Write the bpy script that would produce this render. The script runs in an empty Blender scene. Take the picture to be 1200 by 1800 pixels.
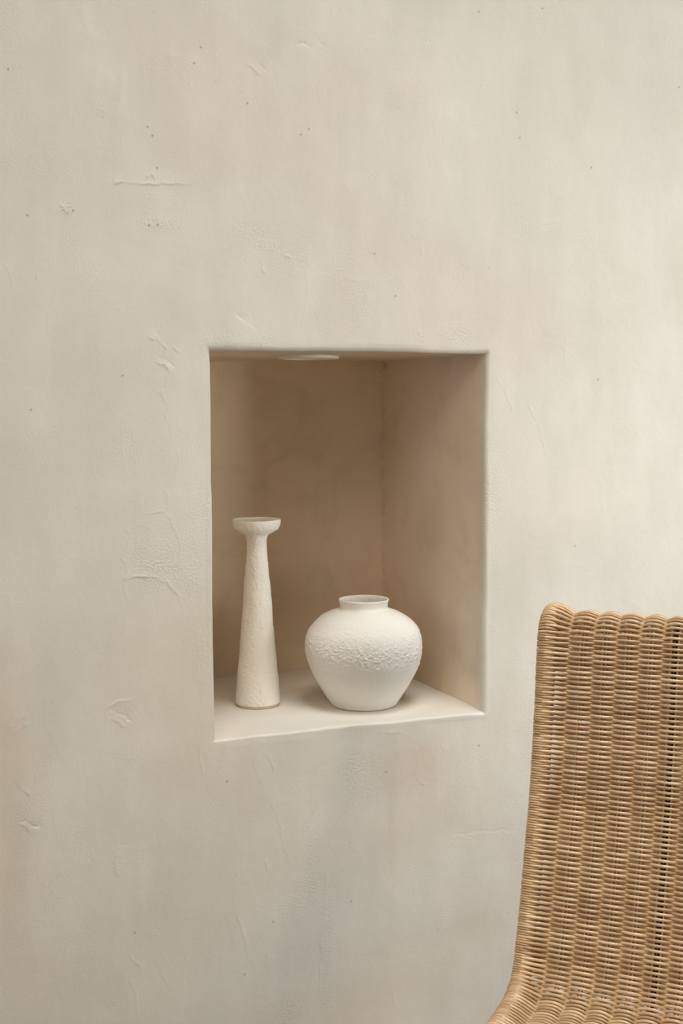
import bpy, math, random
import numpy as np
from mathutils import Matrix, Vector

rng = np.random.default_rng(7)
random.seed(7)
SC = bpy.context.scene
COL = SC.collection

# ------------------------------------------------------------------ helpers
def link(o, parent=None):
    COL.objects.link(o)
    if parent is not None:
        o.parent = parent
    return o

def tag(o, label=None, cat=None, group=None, kind=None):
    if label: o['label'] = label
    if cat: o['category'] = cat
    if group: o['group'] = group
    if kind: o['kind'] = kind
    return o

def empty(name, loc, rotz=0.0):
    o = bpy.data.objects.new(name, None)
    o.empty_display_size = 0.05
    o.location = loc
    o.rotation_euler = (0, 0, rotz)
    return link(o)

def mesh_obj(name, verts, faces, mat, parent=None, smooth=True):
    """verts (N,3) array, faces (M,4) array of quads or list of tuples"""
    me = bpy.data.meshes.new(name)
    verts = np.asarray(verts, dtype=np.float32)
    if isinstance(faces, np.ndarray) and faces.ndim == 2:
        m, k = faces.shape
        me.vertices.add(len(verts)); me.vertices.foreach_set('co', verts.ravel())
        me.loops.add(m * k); me.loops.foreach_set('vertex_index', faces.astype(np.int32).ravel())
        me.polygons.add(m)
        me.polygons.foreach_set('loop_start', np.arange(0, m * k, k, dtype=np.int32))
        me.polygons.foreach_set('loop_total', np.full(m, k, dtype=np.int32))
        me.update(calc_edges=True)
    else:
        me.from_pydata([tuple(v) for v in verts], [], [tuple(f) for f in faces])
    me.validate()
    if smooth:
        me.polygons.foreach_set('use_smooth', np.ones(len(me.polygons), dtype=bool))
    me.materials.append(mat)
    o = bpy.data.objects.new(name, me)
    return link(o, parent)

# value noise --------------------------------------------------------------
def _hash(ix, iy, iz, seed):
    h = (ix.astype(np.int64) * 374761393 + iy.astype(np.int64) * 668265263 + iz.astype(np.int64) * 2147483647 + seed * 974634777) & 0xFFFFFFFF
    h = ((h ^ (h >> 13)) * 1274126177) & 0xFFFFFFFF
    h = ((h ^ (h >> 16)) * 2246822519) & 0xFFFFFFFF
    h = h ^ (h >> 15)
    return (h & 0xFFFFFF).astype(np.float64) / 0xFFFFFF * 2 - 1

def vnoise(p, scale, seed=0):
    """smooth value noise in [-1,1]; p (N,3) metres; scale = feature size (float or 3-tuple)"""
    q = p / np.asarray(scale, dtype=np.float64)
    i = np.floor(q).astype(np.int64); f = q - i
    f = f * f * f * (f * (f * 6 - 15) + 10)
    out = 0
    for dx in (0, 1):
        wx = f[:, 0] if dx else 1 - f[:, 0]
        for dy in (0, 1):
            wy = f[:, 1] if dy else 1 - f[:, 1]
            for dz in (0, 1):
                wz = f[:, 2] if dz else 1 - f[:, 2]
                out = out + wx * wy * wz * _hash(i[:, 0] + dx, i[:, 1] + dy, i[:, 2] + dz, seed)
    return out

def fbm(p, scale, seed=0, oct=3, gain=.5):
    o = 0; a = 1; s = np.asarray(scale, dtype=np.float64)
    for k in range(oct):
        o = o + a * vnoise(p, s, seed + 17 * k); a *= gain; s = s / 2.03
    return o

def sstep(x, a, b):
    t = np.clip((x - a) / (b - a), 0, 1)
    return t * t * (3 - 2 * t)

# ------------------------------------------------------------------ node helpers
def new_mat(name):
    m = bpy.data.materials.new(name); m.use_nodes = True
    nt = m.node_tree
    return m, nt, nt.nodes['Principled BSDF']

def N(nt, t, **kw):
    n = nt.nodes.new(t)
    for k, v in kw.items():
        if k in n.inputs: n.inputs[k].default_value = v
        else: setattr(n, k, v)
    return n

def ramp(nt, fac, stops):
    n = nt.nodes.new('ShaderNodeValToRGB')
    el = n.color_ramp.elements
    while len(el) < len(stops): el.new(0.5)
    for e, (p, c) in zip(el, stops):
        e.position = p; e.color = (*c, 1) if len(c) == 3 else c
    nt.links.new(fac, n.inputs[0])
    return n

def math_n(nt, op, a, b):
    n = nt.nodes.new('ShaderNodeMath'); n.operation = op
    for k, v in ((0, a), (1, b)):
        if isinstance(v, (int, float)): n.inputs[k].default_value = v
        else: nt.links.new(v, n.inputs[k])
    return n.outputs[0]

def mixc(nt, fac, a, b, mode='MIX'):
    n = nt.nodes.new('ShaderNodeMix'); n.data_type = 'RGBA'; n.blend_type = mode
    for s, v in ((0, fac), (6, a), (7, b)):
        if hasattr(v, 'is_output'): nt.links.new(v, n.inputs[s])
        elif isinstance(v, (int, float)): n.inputs[s].default_value = v
        else: n.inputs[s].default_value = (*v, 1)
    return n.outputs[2]

# ------------------------------------------------------------------ materials
def plaster_material():
    m, nt, b = new_mat('limewash_plaster')
    L = nt.links.new
    tc = N(nt, 'ShaderNodeTexCoord').outputs['Object']
    n1 = N(nt, 'ShaderNodeTexNoise', Scale=3.2, Detail=5, Roughness=.6); L(tc, n1.inputs['Vector'])
    mp = N(nt, 'ShaderNodeMapping'); mp.inputs['Scale'].default_value = (1, 1, .35); L(tc, mp.inputs[0])
    n2 = N(nt, 'ShaderNodeTexNoise', Scale=14, Detail=4, Roughness=.55); L(mp.outputs[0], n2.inputs['Vector'])
    base = ramp(nt, n1.outputs['Fac'], [(.34, PL_A), (.66, PL_B)]).outputs[0]
    c2 = ramp(nt, n2.outputs['Fac'], [(.35, (.94, .945, .935)), (.65, (1.0, 1.0, 1.0))]).outputs[0]
    col = mixc(nt, 1.0, base, c2, 'MULTIPLY')
    at = N(nt, 'ShaderNodeAttribute', attribute_name='tint').outputs['Fac']
    col = mixc(nt, at, col, mixc(nt, 1.0, col, (.965, .905, .86), 'MULTIPLY'))
    nshade = N(nt, 'ShaderNodeAttribute', attribute_name='niche_shade').outputs['Fac']
    col = mixc(nt, nshade, col, NICHE_SHADE_COL)
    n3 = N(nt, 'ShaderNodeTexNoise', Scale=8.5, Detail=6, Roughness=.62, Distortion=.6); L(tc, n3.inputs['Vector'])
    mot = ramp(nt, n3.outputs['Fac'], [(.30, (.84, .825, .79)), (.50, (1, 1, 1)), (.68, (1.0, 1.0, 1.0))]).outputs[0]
    col = mixc(nt, math_n(nt, 'MULTIPLY', nshade, .85), col, mixc(nt, 1.0, col, mot, 'MULTIPLY'))
    sp = N(nt, 'ShaderNodeAttribute', attribute_name='speck').outputs['Fac']
    col = mixc(nt, sp, col, (.10, .075, .05))
    L(col, b.inputs['Base Color'])
    b.inputs['Roughness'].default_value = .82
    b.inputs['Specular IOR Level'].default_value = .25
    # fine grain + orange peel
    g = N(nt, 'ShaderNodeTexNoise', Scale=330, Detail=3, Roughness=.6); L(tc, g.inputs['Vector'])
    pv = N(nt, 'ShaderNodeTexNoise', Scale=300, Detail=2.0, Roughness=.5); L(tc, pv.inputs['Vector'])
    pm = N(nt, 'ShaderNodeAttribute', attribute_name='peel').outputs['Fac']
    pk = ramp(nt, pv.outputs['Fac'], [(.33, (0, 0, 0)), (.60, (.75, .75, .75))]).outputs[0]
    h = math_n(nt, 'ADD', math_n(nt, 'MULTIPLY', g.outputs['Fac'], .35), math_n(nt, 'MULTIPLY', pk, pm))
    t = N(nt, 'ShaderNodeTexNoise', Scale=38, Detail=3, Roughness=.5); L(tc, t.inputs['Vector'])
    h = math_n(nt, 'ADD', h, math_n(nt, 'MULTIPLY', t.outputs['Fac'], .8))
    bp = N(nt, 'ShaderNodeBump', Strength=.55, Distance=.0012)
    L(h, bp.inputs['Height']); L(bp.outputs[0], b.inputs['Normal'])
    return m

def ceramic_material(name, coarse=1.0, colour=(.88, .85, .775)):
    m, nt, b = new_mat(name)
    L = nt.links.new
    tc = N(nt, 'ShaderNodeTexCoord').outputs['Object']
    n1 = N(nt, 'ShaderNodeTexNoise', Scale=18, Detail=4, Roughness=.6); L(tc, n1.inputs['Vector'])
    c = ramp(nt, n1.outputs['Fac'], [(.3, tuple(x * .95 for x in colour)), (.7, colour)]).outputs[0]
    L(c, b.inputs['Base Color'])
    b.inputs['Roughness'].default_value = .78
    b.inputs['Specular IOR Level'].default_value = .3
    g = N(nt, 'ShaderNodeTexNoise', Scale=420, Detail=3, Roughness=.65); L(tc, g.inputs['Vector'])
    g2 = N(nt, 'ShaderNodeTexNoise', Scale=170, Detail=2, Roughness=.5); L(tc, g2.inputs['Vector'])
    h = math_n(nt, 'ADD', math_n(nt, 'MULTIPLY', g.outputs['Fac'], .5), g2.outputs['Fac'])
    bp = N(nt, 'ShaderNodeBump', Strength=.5 * coarse, Distance=.0012)
    L(h, bp.inputs['Height']); L(bp.outputs[0], b.inputs['Normal'])
    return m

def wicker_material():
    m, nt, b = new_mat('natural_rattan')
    L = nt.links.new
    geo = N(nt, 'ShaderNodeNewGeometry')
    tc = N(nt, 'ShaderNodeTexCoord').outputs['Object']
    n1 = N(nt, 'ShaderNodeTexNoise', Scale=35, Detail=4, Roughness=.6); L(tc, n1.inputs['Vector'])
    f = math_n(nt, 'ADD', math_n(nt, 'MULTIPLY', geo.outputs['Random Per Island'], .55), math_n(nt, 'MULTIPLY', n1.outputs['Fac'], .6))
    c = ramp(nt, f, [(.12, RAT[0]), (.55, RAT[1]), (.95, RAT[2])]).outputs[0]
    n2 = N(nt, 'ShaderNodeTexNoise', Scale=160, Detail=2, Roughness=.5); L(tc, n2.inputs['Vector'])
    spot = ramp(nt, n2.outputs['Fac'], [(.22, (.55, .42, .3)), (.30, (1, 1, 1))]).outputs[0]
    L(mixc(nt, .8, c, spot, 'MULTIPLY'), b.inputs['Base Color'])
    b.inputs['Roughness'].default_value = .34
    b.inputs['Specular IOR Level'].default_value = .62
    b.inputs['Coat Weight'].default_value = .22
    b.inputs['Coat Roughness'].default_value = .22
    g = N(nt, 'ShaderNodeTexNoise', Scale=700, Detail=2); L(tc, g.inputs['Vector'])
    bp = N(nt, 'ShaderNodeBump', Strength=.15, Distance=.0005)
    L(g.outputs['Fac'], bp.inputs['Height']); L(bp.outputs[0], b.inputs['Normal'])
    return m

def simple_material(name, col, rough, spec=.4, nscale=60, var=.06):
    m, nt, b = new_mat(name)
    tc = N(nt, 'ShaderNodeTexCoord').outputs['Object']
    n1 = N(nt, 'ShaderNodeTexNoise', Scale=nscale, Detail=4); nt.links.new(tc, n1.inputs['Vector'])
    c = ramp(nt, n1.outputs['Fac'], [(.3, tuple(x * (1 - var) for x in col)), (.7, tuple(min(1, x * (1 + var)) for x in col))]).outputs[0]
    nt.links.new(c, b.inputs['Base Color'])
    b.inputs['Roughness'].default_value = rough
    b.inputs['Specular IOR Level'].default_value = spec
    return m

PL_A = (.665, .628, .56); PL_B = (.725, .692, .625)
NICHE_SHADE_COL = (.725, .60, .465)  # browner than the wall: the niche's shade painted into its base colour
RAT = [(.35, .195, .085), (.56, .37, .20), (.76, .56, .35)]
M_PLASTER = plaster_material()
M_VASE = ceramic_material('rough_white_stoneware', 1.0, (.74, .715, .66))
M_HOLDER = ceramic_material('textured_white_stoneware', 1.2)
M_CLAY = simple_material('bare_cream_clay', (.66, .53, .37), .75, .2)
M_RATTAN = wicker_material()
M_STEEL = simple_material('black_painted_steel', (.012, .011, .010), .3, .5)
M_LAMP = simple_material('white_enamel', (.74, .70, .62), .45, .4)
M_DIFF = simple_material('opal_diffuser', (.70, .66, .58), .35, .4)
M_FLOOR = simple_material('polished_screed', (.17, .13, .09), .55, .3, 4, .12)

# ------------------------------------------------------------------ wall with niche
W, ZB, ZT, DEP = .486, .71, 1.33, .439
LIPS=[(0.9,[(-0.1089,1.0781),(-0.082,1.0781),(-0.0669,1.0651),(-0.0598,1.0497),(-0.0537,1.0271)]),(0.9,[(-0.1306,1.0551),(-0.1225,1.0601),(-0.1146,1.0598),(-0.1074,1.0639),(-0.1089,1.0772)]),(1.2,[(-0.1403,1.0564),(-0.1317,1.0437),(-0.1346,1.0298),(-0.141,1.0151)]),(1.1,[(-0.1454,1.0135),(-0.1394,1.0026),(-0.1388,0.9867),(-0.1461,0.9756)]),(0.9,[(-0.1452,0.9756),(-0.141,0.9594),(-0.1369,0.9423)]),(1.3,[(-0.1372,0.9795),(-0.122,0.9832),(-0.0889,0.9787),(-0.0745,0.9699),(-0.0638,0.9576),(-0.0567,0.941),(-0.0477,0.9251)]),(1.4,[(-0.1322,0.7917),(-0.1519,0.7881),(-0.1671,0.7832),(-0.1744,0.7705),(-0.1701,0.762),(-0.1499,0.7501),(-0.142,0.7403)]),(-1.6,[(-0.1672,0.7787),(-0.1585,0.769),(-0.1417,0.7629),(-0.1364,0.7533)]),(1.0,[(-0.0753,1.1115),(-0.0727,1.1008),(-0.0747,1.0902)]),(0.7,[(-0.3221,0.7627),(-0.2906,0.7797)]),(0.7,[(-0.3207,0.7521),(-0.285,0.766)]),(1.5,[(-0.1012,1.3483),(-0.0809,1.3418),(-0.0677,1.3272)]),(-1.2,[(-0.0878,1.3546),(-0.0782,1.3435)]),(-1.4,[(-0.0839,1.3201),(-0.0724,1.3141),(-0.0609,1.3029)]),(1.5,[(-0.0876,1.3113),(-0.0743,1.3054),(-0.0664,1.2959),(-0.0728,1.2836),(-0.0685,1.2723),(-0.0794,1.2636),(-0.0715,1.2487)]),(0.8,[(-0.0736,1.2312),(-0.0693,1.2171),(-0.0633,1.1934)]),(0.6,[(-0.0536,1.1756),(-0.0521,1.1508)]),(1.3,[(-0.3105,1.4477),(-0.3042,1.4397),(-0.3005,1.4234),(-0.2927,1.4072)]),(1.0,[(-0.2572,1.453),(-0.2651,1.4304)]),(1.0,[(-0.0569,1.3334),(-0.048,1.3248)]),(1.2,[(-0.1642,1.5748),(-0.1212,1.5791),(-0.0951,1.5774),(-0.0285,1.5823)]),(1.2,[(-0.0967,1.5866),(-0.0861,1.594),(-0.0819,1.5799)]),(1.2,[(-0.2296,1.5411),(-0.2183,1.526),(-0.2097,1.5348),(-0.2052,1.5491)]),(-1.3,[(0.1469,1.8085),(0.1565,1.8112),(0.1698,1.8056)]),(-1.2,[(0.1842,1.8157),(0.1948,1.8089)]),(0.8,[(0.0625,1.7692),(0.0855,1.7542)]),(-0.8,[(0.0783,1.7759),(0.094,1.7619)]),(0.5,[(0.3895,1.7236),(0.3824,1.6773)]),(1.0,[(0.3551,1.5283),(0.3468,1.5159)]),(0.6,[(0.3655,1.5103),(0.3625,1.4916)]),(0.9,[(0.0853,1.4785),(0.0833,1.459),(0.0955,1.4497)]),(0.5,[(0.1608,1.4923),(0.1604,1.4142),(0.1475,1.3363)]),(-1.6,[(0.0424,1.3862),(0.048,1.381),(0.0769,1.3639)]),(0.8,[(0.0423,1.3782),(0.0338,1.3577)]),(0.4,[(0.1635,1.453),(0.2825,1.4425)]),(1.0,[(0.1242,1.4801),(0.1347,1.4743)]),(0.7,[(0.4997,1.2999),(0.5256,1.2612),(0.5461,1.2221)]),(0.8,[(0.5614,1.2573),(0.5857,1.2149),(0.5976,1.1782),(0.6095,1.1482)]),(0.7,[(0.4957,1.2573),(0.5016,1.2224),(0.5152,1.1891)]),(0.7,[(0.5857,1.5489),(0.6285,1.5597)]),(-0.7,[(0.626,1.7181),(0.6343,1.6957)]),(0.9,[(-0.313,0.6847),(-0.301,0.6613),(-0.2885,0.6518)]),(-1.8,[(-0.3037,0.6138),(-0.2953,0.6136),(-0.2785,0.6026)]),(1.4,[(-0.303,0.6102),(-0.2897,0.5987)]),(-1.6,[(-0.1577,0.5576),(-0.1442,0.5576)]),(1.2,[(-0.1614,0.5472),(-0.1636,0.5273),(-0.1585,0.5073)]),(-1.2,[(-0.1544,0.5361),(-0.1482,0.5325)]),(0.9,[(0.0369,0.4865),(0.0455,0.4652)]),(0.9,[(0.0344,0.4219),(0.04,0.3942),(0.0522,0.3488)]),(0.9,[(-0.1454,0.3757),(-0.1256,0.3545)]),(1.0,[(-0.1442,0.3381),(-0.1363,0.3142),(-0.1334,0.2714)]),(0.8,[(-0.0981,0.346),(-0.0791,0.3142)]),(0.5,[(-0.041,0.429),(-0.0936,0.4016)]),(0.6,[(-0.0022,0.6808),(0.0262,0.6759),(0.0328,0.6611)]),(0.8,[(0.0697,0.6928),(0.09,0.6756),(0.1035,0.6446)]),(0.7,[(0.0656,0.6631),(0.0741,0.6385),(0.0818,0.6281)]),(-0.7,[(0.2241,0.6892),(0.2036,0.6701),(0.1792,0.638)]),(-1.0,[(0.1872,0.5984),(0.1678,0.5688),(0.1576,0.5381),(0.1494,0.5034)]),(0.9,[(0.0934,0.6011),(0.1011,0.581),(0.1088,0.5522),(0.1224,0.4916)]),(0.8,[(0.0809,0.5013),(0.0906,0.4807)]),(1.1,[(0.1929,0.468),(0.1887,0.4343),(0.1845,0.3827),(0.1801,0.3024),(0.1738,0.2508),(0.1685,0.207)]),(0.8,[(0.2883,0.6944),(0.3359,0.6876),(0.3487,0.6774)]),(1.2,[(0.4061,0.6635),(0.4127,0.6448)]),(0.9,[(0.3576,0.6059),(0.3727,0.5922)]),(-0.6,[(0.4203,0.4955),(0.4749,0.4965),(0.564,0.4868)]),(0.8,[(0.3102,0.2432),(0.3167,0.2042)]),(0.8,[(-0.0254,0.7037),(-0.0239,0.6758),(-0.0167,0.6471)])]
WAVES=[(0.7,7,[(-0.1713,1.7372),(-0.1788,1.6996)]),(0.8,8,[(-0.1529,1.7266),(-0.1639,1.6844)]),(0.9,8,[(-0.1324,1.7284),(-0.1395,1.6656)]),(0.7,8,[(-0.1882,1.8212),(-0.1788,1.7897)]),(0.9,9,[(-0.059,1.7686),(-0.0604,1.7308)]),(0.6,12,[(0.3231,0.6869),(0.3131,0.3794)]),(0.6,14,[(-0.0578,1.7268),(-0.0963,1.4958)]),(0.5,10,[(-0.2294,1.6708),(-0.2374,1.4894)]),(0.5,14,[(0.2111,1.7418),(0.1813,1.5263)]),(0.6,12,[(0.098,0.5575),(0.0858,0.2297)]),(0.5,10,[(-0.1186,0.6314),(-0.126,0.4479)])]
PEEL=[(-0.0945,1.0262,0.0494,0.0533,1),(-0.0263,1.0232,0.0276,0.1799,0.8),(0.363,1.3647,0.0146,0.0188,1.3),(0.4297,1.3641,0.03,0.0152,1.2),(0.2498,0.6212,0.057,0.0538,0.9),(0.1656,0.5002,0.0142,0.0876,1.1),(0.1925,0.3191,0.0144,0.129,1.2),(0.1259,0.232,0.0141,0.0247,1),(0.1233,1.4969,0.0764,0.0533,0.6),(0.2603,1.4664,0.0703,0.0548,0.5),(-0.2882,1.7704,0.0241,0.088,0.9),(-0.0695,1.5184,0.031,0.0103,1.3),(-0.2181,1.5318,0.0134,0.0116,1.5),(0.4699,1.7041,0.0193,0.0232,0.7),(0.2504,1.7719,0.0247,0.0133,0.6),(-0.0331,1.576,0.0538,0.0257,0.3),(0.0654,1.3441,0.0564,0.0223,0.6),(0.2603,1.3564,0.0908,0.0147,0.6),(-0.1608,0.5315,0.0089,0.0201,1.5),(-0.2901,0.6165,0.0254,0.0354,0.6),(0.3662,0.601,0.0194,0.01,1),(0.5054,1.0588,0.02,0.1972,0.5)]
SPECKS=[(-0.2989,1.7278),(-0.0209,1.7638),(-0.0099,1.7885),(-0.0938,1.6633),(-0.087,1.6504),(-0.2754,1.5214),(0.0629,1.7108),(0.1501,1.6708),(0.1635,1.6806),(0.3162,1.4214),(0.6877,1.6532),(0.2784,1.4891),(0.8688,1.8061),(0.3,0.6234),(0.478,0.651),(-0.1348,0.4121),(0.0192,0.6401),(0.0461,0.3121),(0.0959,0.3939),(0.2361,0.4063),(0.54,1.7358),(0.5471,1.695),(0.6665,0.9934),(0.7109,1.2873),(0.5884,1.9127),(0.4661,1.8928),(-0.081,1.517),(-0.0943,1.5155),(-0.209,1.5307),(-0.0807,1.6028),(-0.2761,1.2382),(-0.139,1.2893)]
TINTS=[(0.3553,0.644,0.0591,0.0497,0.9),(0.3128,0.5297,0.0234,0.0996,0.7),(0.3991,0.5488,0.0548,0.0505,0.5),(0.4677,0.2722,0.102,0.0939,0.5),(-0.3215,0.6117,0.0377,0.1938,0.9),(-0.3261,0.7701,0.0208,0.0434,0.6),(0.2181,0.2247,0.1668,0.0502,0.4),(-0.2911,0.3833,0.0685,0.0723,0.4),(-0.1122,1.5965,0.1043,0.0505,0.15)]


def seg_dist(px, pz, a, b):
    ax, az = a; bx, bz = b
    dx, dz = bx - ax, bz - az; l2 = dx * dx + dz * dz
    t = np.clip(((px - ax) * dx + (pz - az) * dz) / l2, 0, 1)
    ex, ez = px - (ax + t * dx), pz - (az + t * dz)
    side = dx * ez - dz * ex
    return np.sqrt(ex * ex + ez * ez), np.sign(side), t

def build_wall():
    s = .0015; sz = (ZT - ZB) / 412
    fine_x = np.unique(np.round(np.concatenate([np.arange(-234, 640) * s, [-.0005, -.001, -.0015, -.003, -.005, W + .0005, W + .001, W + .0015, W + .003, W + .005]]), 5))
    xs = np.concatenate([np.arange(-2.4, -.352, .064), fine_x, np.arange(.97, 3.3, .064)])
    fine_z = np.unique(np.round(np.concatenate([ZB + np.arange(-460, 852) * sz, [ZB - .0005, ZB - .001, ZB - .0015, ZB - .003, ZT + .0005, ZT + .001, ZT + .0015, ZT + .003, ZT + .005]]), 5))
    zs = np.concatenate([[0], fine_z[fine_z > .0005], np.arange(2.03, 3.01, .06)])
    nx, nz = len(xs), len(zs)
    X, Z = np.meshgrid(xs, zs, indexing='ij')
    idx = np.arange(nx * nz).reshape(nx, nz)
    i0, i1 = int(np.argmin(abs(xs))), int(np.argmin(abs(xs - W)))
    k0, k1 = int(np.argmin(abs(zs - ZB))), int(np.argmin(abs(zs - ZT)))
    hole = np.zeros((nx - 1, nz - 1), bool); hole[i0:i1, k0:k1] = True
    q = np.stack([idx[:-1, :-1], idx[1:, :-1], idx[1:, 1:], idx[:-1, 1:]], -1)
    front = q[~hole]
    inner = np.zeros((nx, nz), bool); inner[i0 + 1:i1, k0 + 1:k1] = True
    P = np.stack([X, np.zeros_like(X), Z], -1).reshape(-1, 3)
    # rounded lip of the opening
    dx = np.maximum(np.maximum(-P[:, 0], P[:, 0] - W), 0); dz = np.maximum(np.maximum(ZB - P[:, 2], P[:, 2] - ZT), 0)
    d = np.sqrt(dx * dx + dz * dz)
    top = sstep(P[:, 2], ZT - .03, ZT)
    right = sstep(P[:, 0], W - .03, W)
    R = .0045 + .0035 * top * (1 - .3 * sstep(P[:, 0], 0, W)) + .0025 * right + .001 * vnoise(P, .05, 91)
    e = np.clip(R - d, 0, None)
    yl = R - np.sqrt(np.maximum(R * R - e * e, 0))
    P[:, 1] = yl
    loop = list(idx[i0:i1, k0]) + list(idx[i1, k0:k1]) + [idx[i, k1] for i in range(i1, i0, -1)] + [idx[i0, k] for k in range(k1, k0, -1)]
    loop = np.array(loop); nl = len(loop)
    steps = np.unique(np.concatenate([np.linspace(.010, DEP - .012, 105), DEP - np.array([.009, .006, .004, .002, .001])]))
    verts = [P]; faces = [front]; base = len(P); prev = loop
    for yd in steps:
        V = P[loop].copy(); t = yd
        V[:, 1] = np.maximum(V[:, 1] + .0005, t)
        verts.append(V); cur = np.arange(base, base + nl); base += nl
        faces.append(np.stack([prev, cur, np.roll(cur, -1), np.roll(prev, -1)], -1)); prev = cur
    # back of niche
    bi = np.arange(base, base + (i1 - i0 + 1) * (k1 - k0 + 1)).reshape(i1 - i0 + 1, k1 - k0 + 1)
    BX, BZ = np.meshgrid(xs[i0:i1 + 1], zs[k0:k1 + 1], indexing='ij')
    verts.append(np.stack([BX, np.full_like(BX, DEP), BZ], -1).reshape(-1, 3))
    faces.append(np.stack([bi[:-1, :-1], bi[1:, :-1], bi[1:, 1:], bi[:-1, 1:]], -1).reshape(-1, 4))
    ni, nk = bi.shape
    bl = list(bi[:ni - 1, 0]) + list(bi[ni - 1, :nk - 1]) + [bi[i, nk - 1] for i in range(ni - 1, 0, -1)] + [bi[0, k] for k in range(nk - 1, 0, -1)]
    bl = np.array(bl)
    faces.append(np.stack([prev, bl, np.roll(bl, -1), np.roll(prev, -1)], -1))
    V = np.concatenate(verts); F = np.concatenate(faces)
    # drop the unused grid points inside the opening
    used = np.zeros(len(V), bool); used[F.ravel()] = True
    remap = np.cumsum(used) - 1
    V = V[used]; F = remap[F]
    O = V.copy()
    isfront = O[:, 1] < .012
    # hand-made irregularity, same field for every vertex so that seams stay closed
    amp = np.where(isfront, 1.0, 1.0)[:, None]
    vn = np.stack([fbm(O, .11, 3, 3), fbm(O, .16, 5, 3), fbm(O, .11, 9, 3)], -1) * np.array([.0012, .0007, .0012])
    # objects stand on the niche floor: keep it flat there
    vn[:, 2] *= 1 - .8 * (1 - sstep(O[:, 2], ZB, ZB + .02)) * sstep(O[:, 1], .0, .06)
    V = O + vn * amp
    # ragged inner corner between the back and right faces, and the back/floor line
    wb = np.exp(-np.abs(O[:, 1] - DEP) / .012) * (O[:, 1] > .05)
    V[:, 0] += wb * sstep(O[:, 0], W - .03, W) * (.0052 * vnoise(O * [0, 0, 1], .022, 41) + .0036 * vnoise(O * [0, 0, 1], .008, 43) )
    V[:, 2] += wb * (1 - sstep(O[:, 2], ZB, ZB + .03)) * (.0020 * vnoise(O * [1, 0, 0], .05, 45))
    V[:, 2] += wb * sstep(O[:, 2], ZT - .03, ZT) * (.0025 * vnoise(O * [1, 0, 0], .06, 47))
    # trowel relief on the front
    dx = np.maximum(np.maximum(-O[:, 0], O[:, 0] - W), 0); dz = np.maximum(np.maximum(ZB - O[:, 2], O[:, 2] - ZT), 0)
    d = np.sqrt(dx * dx + dz * dz)
    wf = isfront * sstep(d, .004, .014)
    flat = O * [1, 0, 1]
    h = .0009 * fbm(flat, .34, 11, 2) + .00030 * fbm(flat, (.05, 1, .13), 15, 2) + .00005 * fbm(flat, .018, 19, 2)
    # overlapping trowel passes: terraced noise
    tn = fbm(flat, (.16, 1, .24), 23, 3) * 1.6 + .25 * vnoise(flat, .02, 29)
    h = h + .00014 * (np.floor(tn) + sstep(tn - np.floor(tn), .0, .12))
    px, pz = O[:, 0], O[:, 2]
    wob = .0022 * np.stack([vnoise(flat, .012, 61), vnoise(flat, .012, 62)], -1)
    wob += .0009 * np.stack([vnoise(flat, .005, 63), vnoise(flat, .005, 64)], -1)
    amod = .65 + .55 * vnoise(flat, .014, 65)
    for hh, pts in LIPS:
        pa = np.array(pts); mn = pa.min(0) - .03; mx = pa.max(0) + .03
        k = np.where((px > mn[0]) & (px < mx[0]) & (pz > mn[1]) & (pz < mx[1]) & isfront)[0]
        if not len(k): continue
        best = np.full(len(k), 9.); sd = np.zeros(len(k)); en = np.ones(len(k))
        ns = len(pts) - 1
        for j in range(ns):
            dd, ss, tt = seg_dist(px[k] + wob[k, 0], pz[k] + wob[k, 1], pts[j], pts[j + 1])
            u = (j + tt) / ns
            b = dd < best
            best = np.where(b, dd, best); sd = np.where(b, ss, sd)
            en = np.where(b, np.minimum(1, np.minimum(u, 1 - u) * 5 + .25), en)
        wide = np.where(sd > 0, .0050, .0009)
        prof = np.exp(-(best / wide)) * .8 + .35 * np.exp(-(best / .0012) ** 2)
        h[k] += hh * .00085 * prof * en * np.clip(amod[k], .15, 1.3)
    for hh, wd, pts in WAVES:
        for j in range(len(pts) - 1):
            dd, ss, tt = seg_dist(px, pz, pts[j], pts[j + 1])
            h += hh * .0013 * np.exp(-(dd / (wd * .001)) ** 2) * (.7 + .3 * vnoise(flat, .03, 71))
    V[:, 1] -= h * wf
    # inside the niche: broad trowel facets
    inn = ~isfront
    hi = (.0010 * fbm(O, (.09, .09, .2), 33, 3))
    nbx = inn & (O[:, 0] > W - .0005) ; V[nbx, 0] += hi[nbx] * sstep(O[nbx, 1], .01, .03)
    nbb = inn & (O[:, 1] > DEP - .0005); V[nbb, 1] += hi[nbb]
    # attributes
    peel = np.zeros(len(V)); tint = np.zeros(len(V)); spk = np.zeros(len(V))
    for x, z, rx, rz, a in PEEL:
        peel += a * np.exp(-(((px - x) / rx) ** 2 + ((pz - z) / rz) ** 2) ** 1.5) * isfront
    pn = fbm(flat, .07, 81, 3)
    peel = np.clip(.6 * peel * (1 + .5 * pn) + .35 * sstep(pn, .45, .9) * isfront + .06, 0, 2)
    for x, z, rx, rz, a in TINTS:
        tint += a * np.exp(-((px - x) / rx) ** 2 - ((pz - z) / rz) ** 2) * isfront
    tint = np.clip(tint * (1 + .6 * fbm(flat, .09, 83, 3)) + .35 * sstep(fbm(flat, .28, 85, 3), .1, .9), 0, 1)
    for x, z in SPECKS:
        spk += .85 * np.exp(-((px - x) ** 2 + (pz - z) ** 2) / (.0013 ** 2)) * isfront
    for k in range(60):   # faint pinholes
        x, z = rng.uniform(-.33, .95), rng.uniform(.05, 1.97)
        spk += .3 * np.exp(-((px - x) ** 2 + (pz - z) ** 2) / (.0011 ** 2)) * isfront
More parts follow.
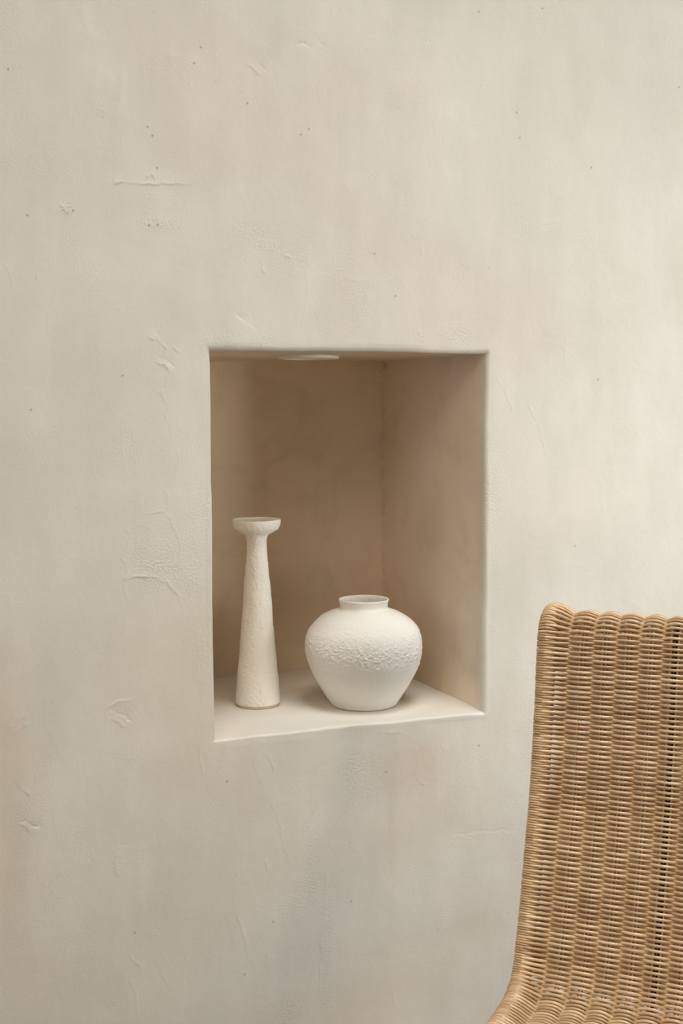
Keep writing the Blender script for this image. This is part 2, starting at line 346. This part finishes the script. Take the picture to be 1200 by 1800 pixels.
    niche_shade = np.where(inn, 1.0, 0.0) * np.where(O[:, 2] < ZB + .0005, .10, 1.0) * sstep(O[:, 1], .006, .03) * (.85 + .15 * fbm(O, .12, 87, 3))  # mask for the painted niche shade: fades in with depth, weak on floor
    niche_shade = np.where((O[:, 2] < ZB + .0005) , niche_shade, niche_shade)
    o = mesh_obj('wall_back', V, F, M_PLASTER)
    o.data.set_sharp_from_angle(angle=math.radians(48))
    for nm, arr in (('peel', peel), ('tint', tint), ('speck', np.clip(spk, 0, 1)), ('niche_shade', np.clip(niche_shade, 0, 1))):
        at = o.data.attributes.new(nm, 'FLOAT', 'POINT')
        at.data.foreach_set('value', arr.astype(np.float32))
    tag(o, kind='structure')
    return o

wall = build_wall()

# floor of the room
def build_floor():
    nx, ny = 40, 30
    xs = np.linspace(-2.4, 3.26, nx); ys = np.linspace(-3.6, 0.0, ny)
    X, Y = np.meshgrid(xs, ys, indexing='ij')
    idx = np.arange(nx * ny).reshape(nx, ny)
    q = np.stack([idx[:-1, :-1], idx[1:, :-1], idx[1:, 1:], idx[:-1, 1:]], -1).reshape(-1, 4)
    o = mesh_obj('floor', np.stack([X, Y, np.zeros_like(X)], -1).reshape(-1, 3), q, M_FLOOR)
    return tag(o, kind='structure')
build_floor()

# ------------------------------------------------------------------ lathe things
def smooth_profile(pts, n):
    """Catmull-Rom through (r, z) points, resampled evenly"""
    p = np.array(pts, float); p = np.vstack([2 * p[0] - p[1], p, 2 * p[-1] - p[-2]])
    out = []
    for i in range(1, len(p) - 2):
        t = np.linspace(0, 1, 24, endpoint=False)[:, None]
        a, b, c, d = p[i - 1], p[i], p[i + 1], p[i + 2]
        out.append(.5 * (2 * b + (c - a) * t + (2 * a - 5 * b + 4 * c - d) * t ** 2 + (-a + 3 * b - 3 * c + d) * t ** 3))
    out = np.vstack(out + [p[-2][None]])
    l = np.concatenate([[0], np.cumsum(np.linalg.norm(np.diff(out, axis=0), axis=1))])
    s = np.linspace(0, l[-1], n)
    return np.stack([np.interp(s, l, out[:, 0]), np.interp(s, l, out[:, 1])], -1)

def lathe(name, prof, seg, mat, parent, disp=None, close_bottom=False, close_top=False):
    n = len(prof)
    a = np.linspace(0, 2 * np.pi, seg, endpoint=False)
    r = prof[:, 0][:, None]; z = prof[:, 1][:, None]
    V = np.stack([r * np.cos(a), r * np.sin(a), z + 0 * a], -1).reshape(-1, 3)
    if disp is not None:
        t = np.gradient(prof, axis=0); t /= np.linalg.norm(t, axis=1, keepdims=True) + 1e-12
        nr, nzv = t[:, 1][:, None], -t[:, 0][:, None]
        NV = np.stack([nr * np.cos(a), nr * np.sin(a), nzv + 0 * a], -1).reshape(-1, 3)
        V = V + NV * disp(V)[:, None]
    idx = np.arange(n * seg).reshape(n, seg)
    q = np.stack([idx[:-1], np.roll(idx[:-1], -1, 1), np.roll(idx[1:], -1, 1), idx[1:]], -1).reshape(-1, 4)
    faces = [tuple(f) for f in q.tolist()] if (close_bottom or close_top) else q
    if close_bottom: faces.append(tuple(idx[0][::-1].tolist()))
    if close_top: faces.append(tuple(idx[-1].tolist()))
    return mesh_obj(name, V, faces, mat, parent)

def lumps(V, size, seed, thr=.15):
    n = vnoise(V, size, seed) + .55 * vnoise(V, size * .52, seed + 3)
    return np.clip(n - thr, 0, None)

# candlestick -------------------------------------------------------------
hold = empty('candlestick', (.1387, .1999, ZB + .0004))
tag(hold, 'tall slender white ceramic candlestick with tapered stem and shallow cup, standing left in the niche', 'candlestick')
stem = smooth_profile([(.0388, .0035), (.0397, .0045), (.0398, .0105), (.0370, .044), (.0341, .0758), (.0314, .108), (.0288, .1405), (.0261, .174), (.0237, .2058), (.0206, .2445), (.0192, .2597), (.0178, .2799), (.0174, .2901), (.0178, .2965)], 240)
def dstem(V):
    return .00055 * lumps(V, .0048, 5, .0) + .00025 * vnoise(V, .003, 8) + .0006 * fbm(V, .03, 6, 2)
lathe('stem', stem, 192, M_HOLDER, hold, dstem)
cup = smooth_profile([(.0178, .2965), (.0192, .3020), (.0225, .3060), (.0296, .3098), (.0366, .3150), (.0405, .3215), (.0421, .3270), (.0425, .3300), (.0418, .3322), (.0400, .3322), (.0385, .3300), (.0300, .3255), (.0150, .3230), (.0010, .3225)], 130)
def dcup(V):
    e = 1 - sstep(V[:, 2], .324, .331)
    return (.00055 * lumps(V, .0048, 5, .0) + .00025 * vnoise(V, .003, 8)) * (.15 + .85 * e) + .0006 * fbm(V, .03, 6, 2)
lathe('candle_cup', cup, 192, M_HOLDER, hold, dcup, close_top=True)
ring = smooth_profile([(.0350, .0), (.0374, .0), (.0386, .0012), (.0389, .0036)], 14)
tag(lathe('base_rim', ring, 128, M_CLAY, hold, None, close_bottom=True), 'unglazed cream clay foot')

# round vase --------------------------------------------------------------
jar = empty('round_vase', (.3153, .1319, ZB + .0004))
tag(jar, 'round squat white ceramic vase with short flared neck, standing right in the niche', 'vase')
body = smooth_profile([(.0565, .0012), (.0590, .0025), (.0606, .0056), (.0636, .0100), (.0684, .0170), (.0744, .0265), (.0814, .0378), (.0884, .0505), (.0942, .0625), (.0988, .0745), (.1018, .0852), (.1036, .0950), (.1043, .1037), (.1037, .1150), (.1015, .1252), (.0975, .1350), (.0912, .1440), (.0825, .1530), (.0720, .1606), (.0605, .1665), (.0500, .1703), (.0452, .1718), (.0436, .1732)], 320)
def djar(V):
    ang = np.arctan2(V[:, 1], V[:, 0])
    zc = V[:, 2] + .010 * np.cos(ang)
    band = np.exp(-((zc - .098) / .026) ** 2) * 1.0
    low = sstep(zc, .068, .078)
    w = .14 + 1.0 * band * low + .40 * np.exp(-((zc - .135) / .03) ** 2)
    w = w * (.9 + .22 * fbm(V, .04, 31, 2))
    big = lumps(V, .0046, 21, .10); sm = lumps(V, .0029, 27, .05)
    return w * (.00100 * big + .0007 * sm) + .0002 * vnoise(V, .004, 35) * (.3 + w) + .0008 * fbm(V, .05, 36, 2) * sstep(V[:, 2], .004, .02) * (1 - sstep(V[:, 2], .158, .170))
lathe('body', body, 560, M_VASE, jar, djar)
neck = smooth_profile([(.0447, .1709), (.0436, .1732), (.0425, .1752), (.0422, .1775), (.0428, .1815), (.0441, .1858), (.0449, .1885), (.0448, .1899), (.0436, .1903), (.0421, .1893), (.0408, .1860), (.0398, .1800), (.0400, .1740), (.0470, .1690), (.0600, .1630), (.0780, .1520), (.0900, .1400), (.0960, .1250), (.0980, .1050), (.0940, .0820), (.0840, .0520), (.0660, .0250), (.0500, .0120), (.0020, .0100)], 170)
def dneck(V):
    r = np.hypot(V[:, 0], V[:, 1]); inside = (r < .0415) & (V[:, 2] > .16)
    return .0006 * lumps(V, .0045, 51, 0) * np.where(inside, 1.3, .15) + .0004 * fbm(V, .03, 52, 2) * sstep(V[:, 2], .174, .181)
lathe('neck', neck, 220, M_VASE, jar, dneck, close_top=True)
ring = smooth_profile([(.0530, .0), (.0555, .0), (.0566, .0006), (.0567, .0014)], 10)
tag(lathe('base_rim', ring, 128, M_CLAY, jar, None, close_bottom=True), 'unglazed cream clay foot')

# small round downlight in the niche ceiling --------------------------------
dl = empty('downlight', (.2353, .193, ZT))
tag(dl, 'flat round white recessed downlight, switched off, set in the ceiling of the niche', 'light')
trim = smooth_profile([(.0400, -.0005), (.0405, -.0050), (.0430, -.0062), (.0500, -.0056), (.0535, -.0035), (.0540, .0030)], 40)
lathe('trim_ring', trim, 128, M_LAMP, dl)
dif = np.array([(.0402, -.0022), (.03, -.0027), (.015, -.003), (.0005, -.0031)])
lathe('diffuser', dif, 96, M_DIFF, dl, close_top=True)

# ------------------------------------------------------------------ wicker chair
# local frame: x = across the chair (left rail at 0), y = backwards, z = up.  s (forwards) = -y
CH_TOP = Vector((.45737, -.25463, .87892))
CH_ROT = -(.3828 + math.radians(24.7))
CW = .661; FIRST = .0554; PITCH_U = .0344; NST = 17
STAKES = np.array([FIRST + PITCH_U * k for k in range(NST)])
FRAME_ST = (4, 12)
ROW = .00375
chair = empty('wicker_chair', (CH_TOP.x, CH_TOP.y, 0), CH_ROT)
tag(chair, 'natural woven wicker lounge chair with wrapped edges standing before the plaster wall', 'chair')
Z0 = CH_TOP.z

def chair_profile():
    arc = [(-.0385 + .037 * math.cos(a), .0060 + .0355 * math.sin(a)) for a in np.radians(np.arange(180, 4, -12))]
    tail = [(-.0715, -.055), (-.0750, -.022)]
    back = [(.0012, -.006), (.0050, -.0355), (.0118, -.0989), (.0222, -.1638), (.0338, -.2280), (.0570, -.3080), (.0780, -.3836), (.0965, -.4370), (.1105, -.4700), (.1285, -.4925), (.1560, -.5045), (.2108, -.5085)]
    seat = [(.30, -.5060), (.42, -.4990), (.54, -.4900), (.590, -.4895), (.618, -.5020), (.632, -.5260), (.632, -.5560)]
    return np.array(tail + arc + back + seat)

PROF = smooth_profile(chair_profile(), 1600)
dl_ = np.concatenate([[0], np.cumsum(np.linalg.norm(np.diff(PROF, axis=0), axis=1))])
LTOT = dl_[-1]
PT = np.gradient(PROF, axis=0); PT /= np.linalg.norm(PT, axis=1, keepdims=True)
# running from behind the top, over, and down: the sitter's side is up / forward
PN = np.stack([-PT[:, 1], PT[:, 0]], -1)
def at_l(l):
    s = np.interp(l, dl_, PROF[:, 0]); z = np.interp(l, dl_, PROF[:, 1])
    ns = np.interp(l, dl_, PN[:, 0]); nz = np.interp(l, dl_, PN[:, 1])
    return s, z, ns, nz
L_T = float(dl_[np.argmin(np.abs(PROF - np.array([0, 0])).sum(1))])
L_CREASE = float(dl_[np.argmin(np.abs(PROF - np.array([.1285, -.4925])).sum(1))])
L_ROLL = float(dl_[np.argmax(PROF[:400, 1])])

def surf(u, l, n):
    s, z, ns, nz = at_l(l)
    return np.stack([u, -(s + n * ns), Z0 + z + n * nz], -1)

def sweep(paths, radii, refs, k):
    """open tubes along paths; each path its own island. refs: normals per point"""
    ca, sa = np.cos(np.linspace(0, 2 * np.pi, k, endpoint=False)), np.sin(np.linspace(0, 2 * np.pi, k, endpoint=False))
    VV = []; FF = []; base = 0
    for p, r, n in zip(paths, radii, refs):
        m = len(p)
        t = np.gradient(p, axis=0); t /= np.linalg.norm(t, axis=1, keepdims=True) + 1e-12
        n = n - (n * t).sum(1, keepdims=True) * t
        n /= np.linalg.norm(n, axis=1, keepdims=True) + 1e-12
        b = np.cross(t, n)
        r = np.broadcast_to(np.asarray(r, float), (m,))[:, None, None]
        ring = p[:, None, :] + r * (n[:, None, :] * ca[None, :, None] + b[:, None, :] * sa[None, :, None])
        VV.append(ring.reshape(-1, 3))
        idx = base + np.arange(m * k).reshape(m, k)
        FF.append(np.stack([idx[:-1], np.roll(idx[:-1], -1, 1), np.roll(idx[1:], -1, 1), idx[1:]], -1).reshape(-1, 4))
        base += m * k
    return np.concatenate(VV), np.concatenate(FF)

def normals3(l):
    s, z, ns, nz = at_l(l)
    return np.stack([0 * ns, -ns, nz], -1)

# places where neighbouring strands have slipped apart: u, l, amount, half width
GAPS = [(.034, L_T + .006, .0012, .016), (.222, L_T + .030, .0020, .016), (.035, L_T + .395, .0009, .018), (.17, L_T + .430, .0008, .035)]
def slip(u, l):
    d = 0 * u
    for gu, gl, ga, gw in GAPS:
        d = d + ga * np.sign(l - gl) * np.exp(-np.abs(l - gl) / .009) * np.exp(-((u - gu) / gw) ** 2)
    return d

nodes_u = np.concatenate([[0], STAKES, [CW]])
RAIL_N = .0135
def row_path(j, l0, seed):
    r_ = np.random.default_rng(seed)
    par = j % 2
    amp = np.where(np.isin(np.arange(NST), FRAME_ST), .0060, .0057)
    sg = np.array([1 if (k + par) % 2 == 0 else -1 for k in range(NST + 2)])
    nv = np.concatenate([[RAIL_N * sg[0]], amp * sg[1:-1], [RAIL_N * sg[-1]]])
    us = []; ns = []
    for k in range(NST + 1):
        a, b = nodes_u[k], nodes_u[k + 1]
        t = np.linspace(0, 1, 9, endpoint=False)
        # fuller than a cosine: strands lie flat over a stake, then dive
        c = .5 - .5 * np.cos(np.pi * t)
        c = c * .55 + .45 * (t * t * t * (t * (t * 6 - 15) + 10))
        us.append(a + (b - a) * t); ns.append(nv[k] + (nv[k + 1] - nv[k]) * c)
    u = np.concatenate(us + [[CW]]); n = np.concatenate(ns + [[nv[-1]]])
    l = l0 + np.zeros_like(u)
    l = l + .00016 * np.interp(u, np.linspace(0, CW, 14), r_.uniform(-1, 1, 14)) + .00010 * r_.uniform(-1, 1)
    l = l + slip(u, l)
    l = np.clip(l, 0, LTOT)
    return u, l, n

def build_rows(lo, hi, name, label=None):
    paths = []; radii = []; refs = []
    j0, j1 = int(math.ceil(lo / ROW)), int(math.floor(hi / ROW))
    for j in range(j0, j1 + 1):
        u, l, n = row_path(j, j * ROW, 1000 + j)
        paths.append(surf(u, l, n)); refs.append(normals3(l))
        rr = np.random.default_rng(5000 + j)
        radii.append(  .00228 * (1 + .12 * np.exp(-((l - L_CREASE) / .03) ** 2)) * rr.uniform(.93, 1.07) * (1 + .13 * sstep(-n, .001, .004)) * (1 + .06 * np.interp(u, np.linspace(0, CW, 30), rr.uniform(-1, 1, 30))))
    # the paired thin stakes the strands are woven around
    for k, su in enumerate(STAKES):
        gap = .0056 if k in FRAME_ST else .0025
        for sgn in (-1, 1):
            rr = np.random.default_rng(9000 + k * 2 + sgn)
            l = np.arange(max(lo - .004, 0), min(hi + .004, LTOT), .006)
            u = su + sgn * gap + .0005 * np.interp(l, np.linspace(0, LTOT, 40), rr.uniform(-1, 1, 40))
            paths.append(surf(u, l, .0008 + 0 * l)); refs.append(normals3(l)); radii.append(.0016)
    V, F = sweep(paths, radii, refs, 8)
    return mesh_obj(name, V, F, M_RATTAN, chair)

build_rows(.002, L_CREASE, 'woven_backrest')
build_rows(L_CREASE + .0005, LTOT - .002, 'woven_seat')

def build_rail(u0, side, name):
    core_r = .0115
    paths = []; radii = []; refs = []
    l = np.linspace(.0005, LTOT - .0005, 400)
    paths.append(surf(u0 + 0 * l, l, 0 * l)); refs.append(normals3(l)); radii.append(core_r)
    nrow = int(LTOT / ROW)
    for j in range(1, nrow):
        rr = np.random.default_rng(2077 + j + side * 1000)
        a = np.pi + np.linspace(0, 2 * np.pi * 1.02, 26)
        lc = j * ROW
        seat = float(sstep(np.array([lc]), L_CREASE - .004, L_CREASE + .006)[0])
        R_ = core_r + .0020 + .0006 * seat + rr.uniform(-.0003, .0003)
        tl = rr.uniform(-.0005, .0005)
        ll = np.clip(lc + slip(u0 + 0 * a + .004, lc + 0 * a) * .6 + tl * np.sin(a) * side * -1, 0, LTOT)
        u = u0 + R_ * np.sin(a) * side
        n = R_ * np.cos(a)
        paths.append(surf(u, ll, n))
        out = surf(u0 + 2 * R_ * np.sin(a) * side, ll, 2 * R_ * np.cos(a)) - paths[-1]
        refs.append(out); radii.append(.00205 * rr.uniform(.92, 1.08))
    V, F = sweep(paths, radii, refs, 7)
    return mesh_obj(name, V, F, M_RATTAN, chair)
build_rail(0.0, 1, 'wrapped_edge')
build_rail(CW, -1, 'wrapped_edge')

# black steel: two rods inside the weave, carried down to legs, joined by cross bars
def rod(name, pts, r, k=14):
    p = np.array(pts, float)
    q = [p[0]]
    for a, b in zip(p[:-1], p[1:]):
        m = max(2, int(np.linalg.norm(b - a) / .02)); q += [a + (b - a) * t for t in np.linspace(0, 1, m + 1)[1:]]
    q = np.array(q); t = q[-1] - q[0]; ref = np.array([1., .13, .07]) if abs(t[0]) < .5 * np.linalg.norm(t) else np.array([.1, .2, 1.])
    V, F = sweep([q], [r], [np.tile(ref, (len(q), 1))], k)
    m = len(q); faces = [tuple(f) for f in F.tolist()]
    faces.append(tuple(range(k - 1, -1, -1))); faces.append(tuple(range((m - 1) * k, m * k)))
    return mesh_obj(name, V, faces, M_STEEL, chair)
for k in FRAME_ST:
    l = np.linspace(L_ROLL + .004, LTOT - .004, 300)
    V, F = sweep([surf(STAKES[k] + 0 * l, l, -.0012 + 0 * l)], [.0032], [normals3(l)], 12)
    mesh_obj('frame_rod', V, F, M_STEEL, chair)
def seat_pt(u, s, n):
    i = np.argmin(np.abs(PROF[:, 0] - s) + 10 * (np.arange(1600) < 1600 * L_CREASE / LTOT))
    return surf(np.array([u]), np.array([dl_[i]]), np.array([n]))[0]
for k in FRAME_ST:
    out = -.10 if k == FRAME_ST[0] else .10
    for s, ds in ((.20, -.06), (.52, .03)):
        a = seat_pt(STAKES[k], s, -.011)
        rod('leg', [a, (STAKES[k] + out, -(s + ds), .0)], .008)
for s in (.20, .52):
    a = seat_pt(STAKES[FRAME_ST[0]], s, -.0125); b = seat_pt(STAKES[FRAME_ST[1]], s, -.0125)
    rod('cross_bar', [a, b], .007)

# ------------------------------------------------------------------ camera
cam = bpy.data.cameras.new('camera'); co = bpy.data.objects.new('camera', cam); COL.objects.link(co)
pitch, yaw, roll, fpx = .0873, .3828, -.0017, 2228.1
F_ = Vector((math.sin(yaw) * math.cos(pitch), math.cos(yaw) * math.cos(pitch), -math.sin(pitch)))
R0 = Vector((math.cos(yaw), -math.sin(yaw), 0)); U0 = R0.cross(F_)
R1 = math.cos(roll) * R0 + math.sin(roll) * U0; U1 = -math.sin(roll) * R0 + math.cos(roll) * U0
mw = Matrix.Identity(4)
for i in range(3):
    mw[i][0], mw[i][1], mw[i][2] = R1[i], U1[i], -F_[i]
mw[0][3], mw[1][3], mw[2][3] = -.5544, -1.9224, 1.2503
co.matrix_world = mw
cam.sensor_fit = 'VERTICAL'; cam.sensor_height = 36; cam.lens = 36 * fpx / 1800
cam.clip_start = .05
SC.camera = co

# ------------------------------------------------------------------ light
def area(name, loc, target, sx, sy, energy, col, spread=180):
    l = bpy.data.lights.new(name, 'AREA'); l.shape = 'RECTANGLE'; l.size = sx; l.size_y = sy; l.energy = energy; l.color = col; l.spread = math.radians(spread)
    o = bpy.data.objects.new(name, l); COL.objects.link(o); o.location = loc
    o.rotation_euler = (Vector(target) - Vector(loc)).to_track_quat('-Z', 'Y').to_euler()
    return o
area('skylight', (.45, -1.5, 6.5), (.35, -.25, 1.0), 2.4, 1.4, 71, (.95, .94, 1.0))
area('narrow_top_fill', (.45, -1.5, 6.5), (.5, 0, .85), 2.4, 1.4, 5.2, (.95, 1.0, 1.0), 30)  # added narrow beam at the skylight's position, dimmer toward the wall corners
area('upper_fill', (.25, -1.6, 3.9), (.42, 0, .95), 1.6, 1.0, 6.5, (1.0, .95, .80), 80)  # added overhead lamp, spread narrowed so the upper corners fall off
area('right_fill', (2.3, -2.1, 1.25), (.98, 0, 1.05), .9, .9, 8.4, (1.0, .94, .82), 75)  # added unseen lamp brightening the right of the wall, fading left and up
area('side_window', (1.9, -1.0, 1.0), (.9, 0, .95), .8, 1.0, 7.6, (.47, .68, 1.0))
area('room_bounce_fill', (-2.6, -3.2, 1.7), (.3, 0, 1.0), 2.2, 2.2, 11.2, (1.0, 1.0, .96))  # added fill standing in for room bounce, lifts the niche's right face
area('left_fill', (-2.6, -1.4, 1.6), (.3, 0, 1.0), 1.2, 1.6, 12.9, (.96, 1.0, 1.0))  # added lamp on the left, aimed to reach the niche's right inner wall
area('high_left_fill', (-1.8, -3.0, 3.4), (.42, 0, .95), 1.6, 1.2, 4.3, (1.0, .80, .62), 60)  # added fill from the upper left, no known source there
area('low_bounce_fill', (-.2, -3.0, .45), (.25, .1, 1.0), 2.0, .7, 5.6, (1.0, .77, .47))  # added low frontal fill for the lower halves of the vases
w = bpy.data.worlds.new('world'); SC.world = w; w.use_nodes = True
bg = w.node_tree.nodes['Background']; bg.inputs[0].default_value = (1.0, .88, .72, 1); bg.inputs[1].default_value = .006

SC.view_settings.view_transform = 'Standard'
SC.view_settings.look = 'None'
SC.view_settings.exposure = 0.0
SC.cycles.max_bounces = 10
SC.cycles.diffuse_bounces = 6
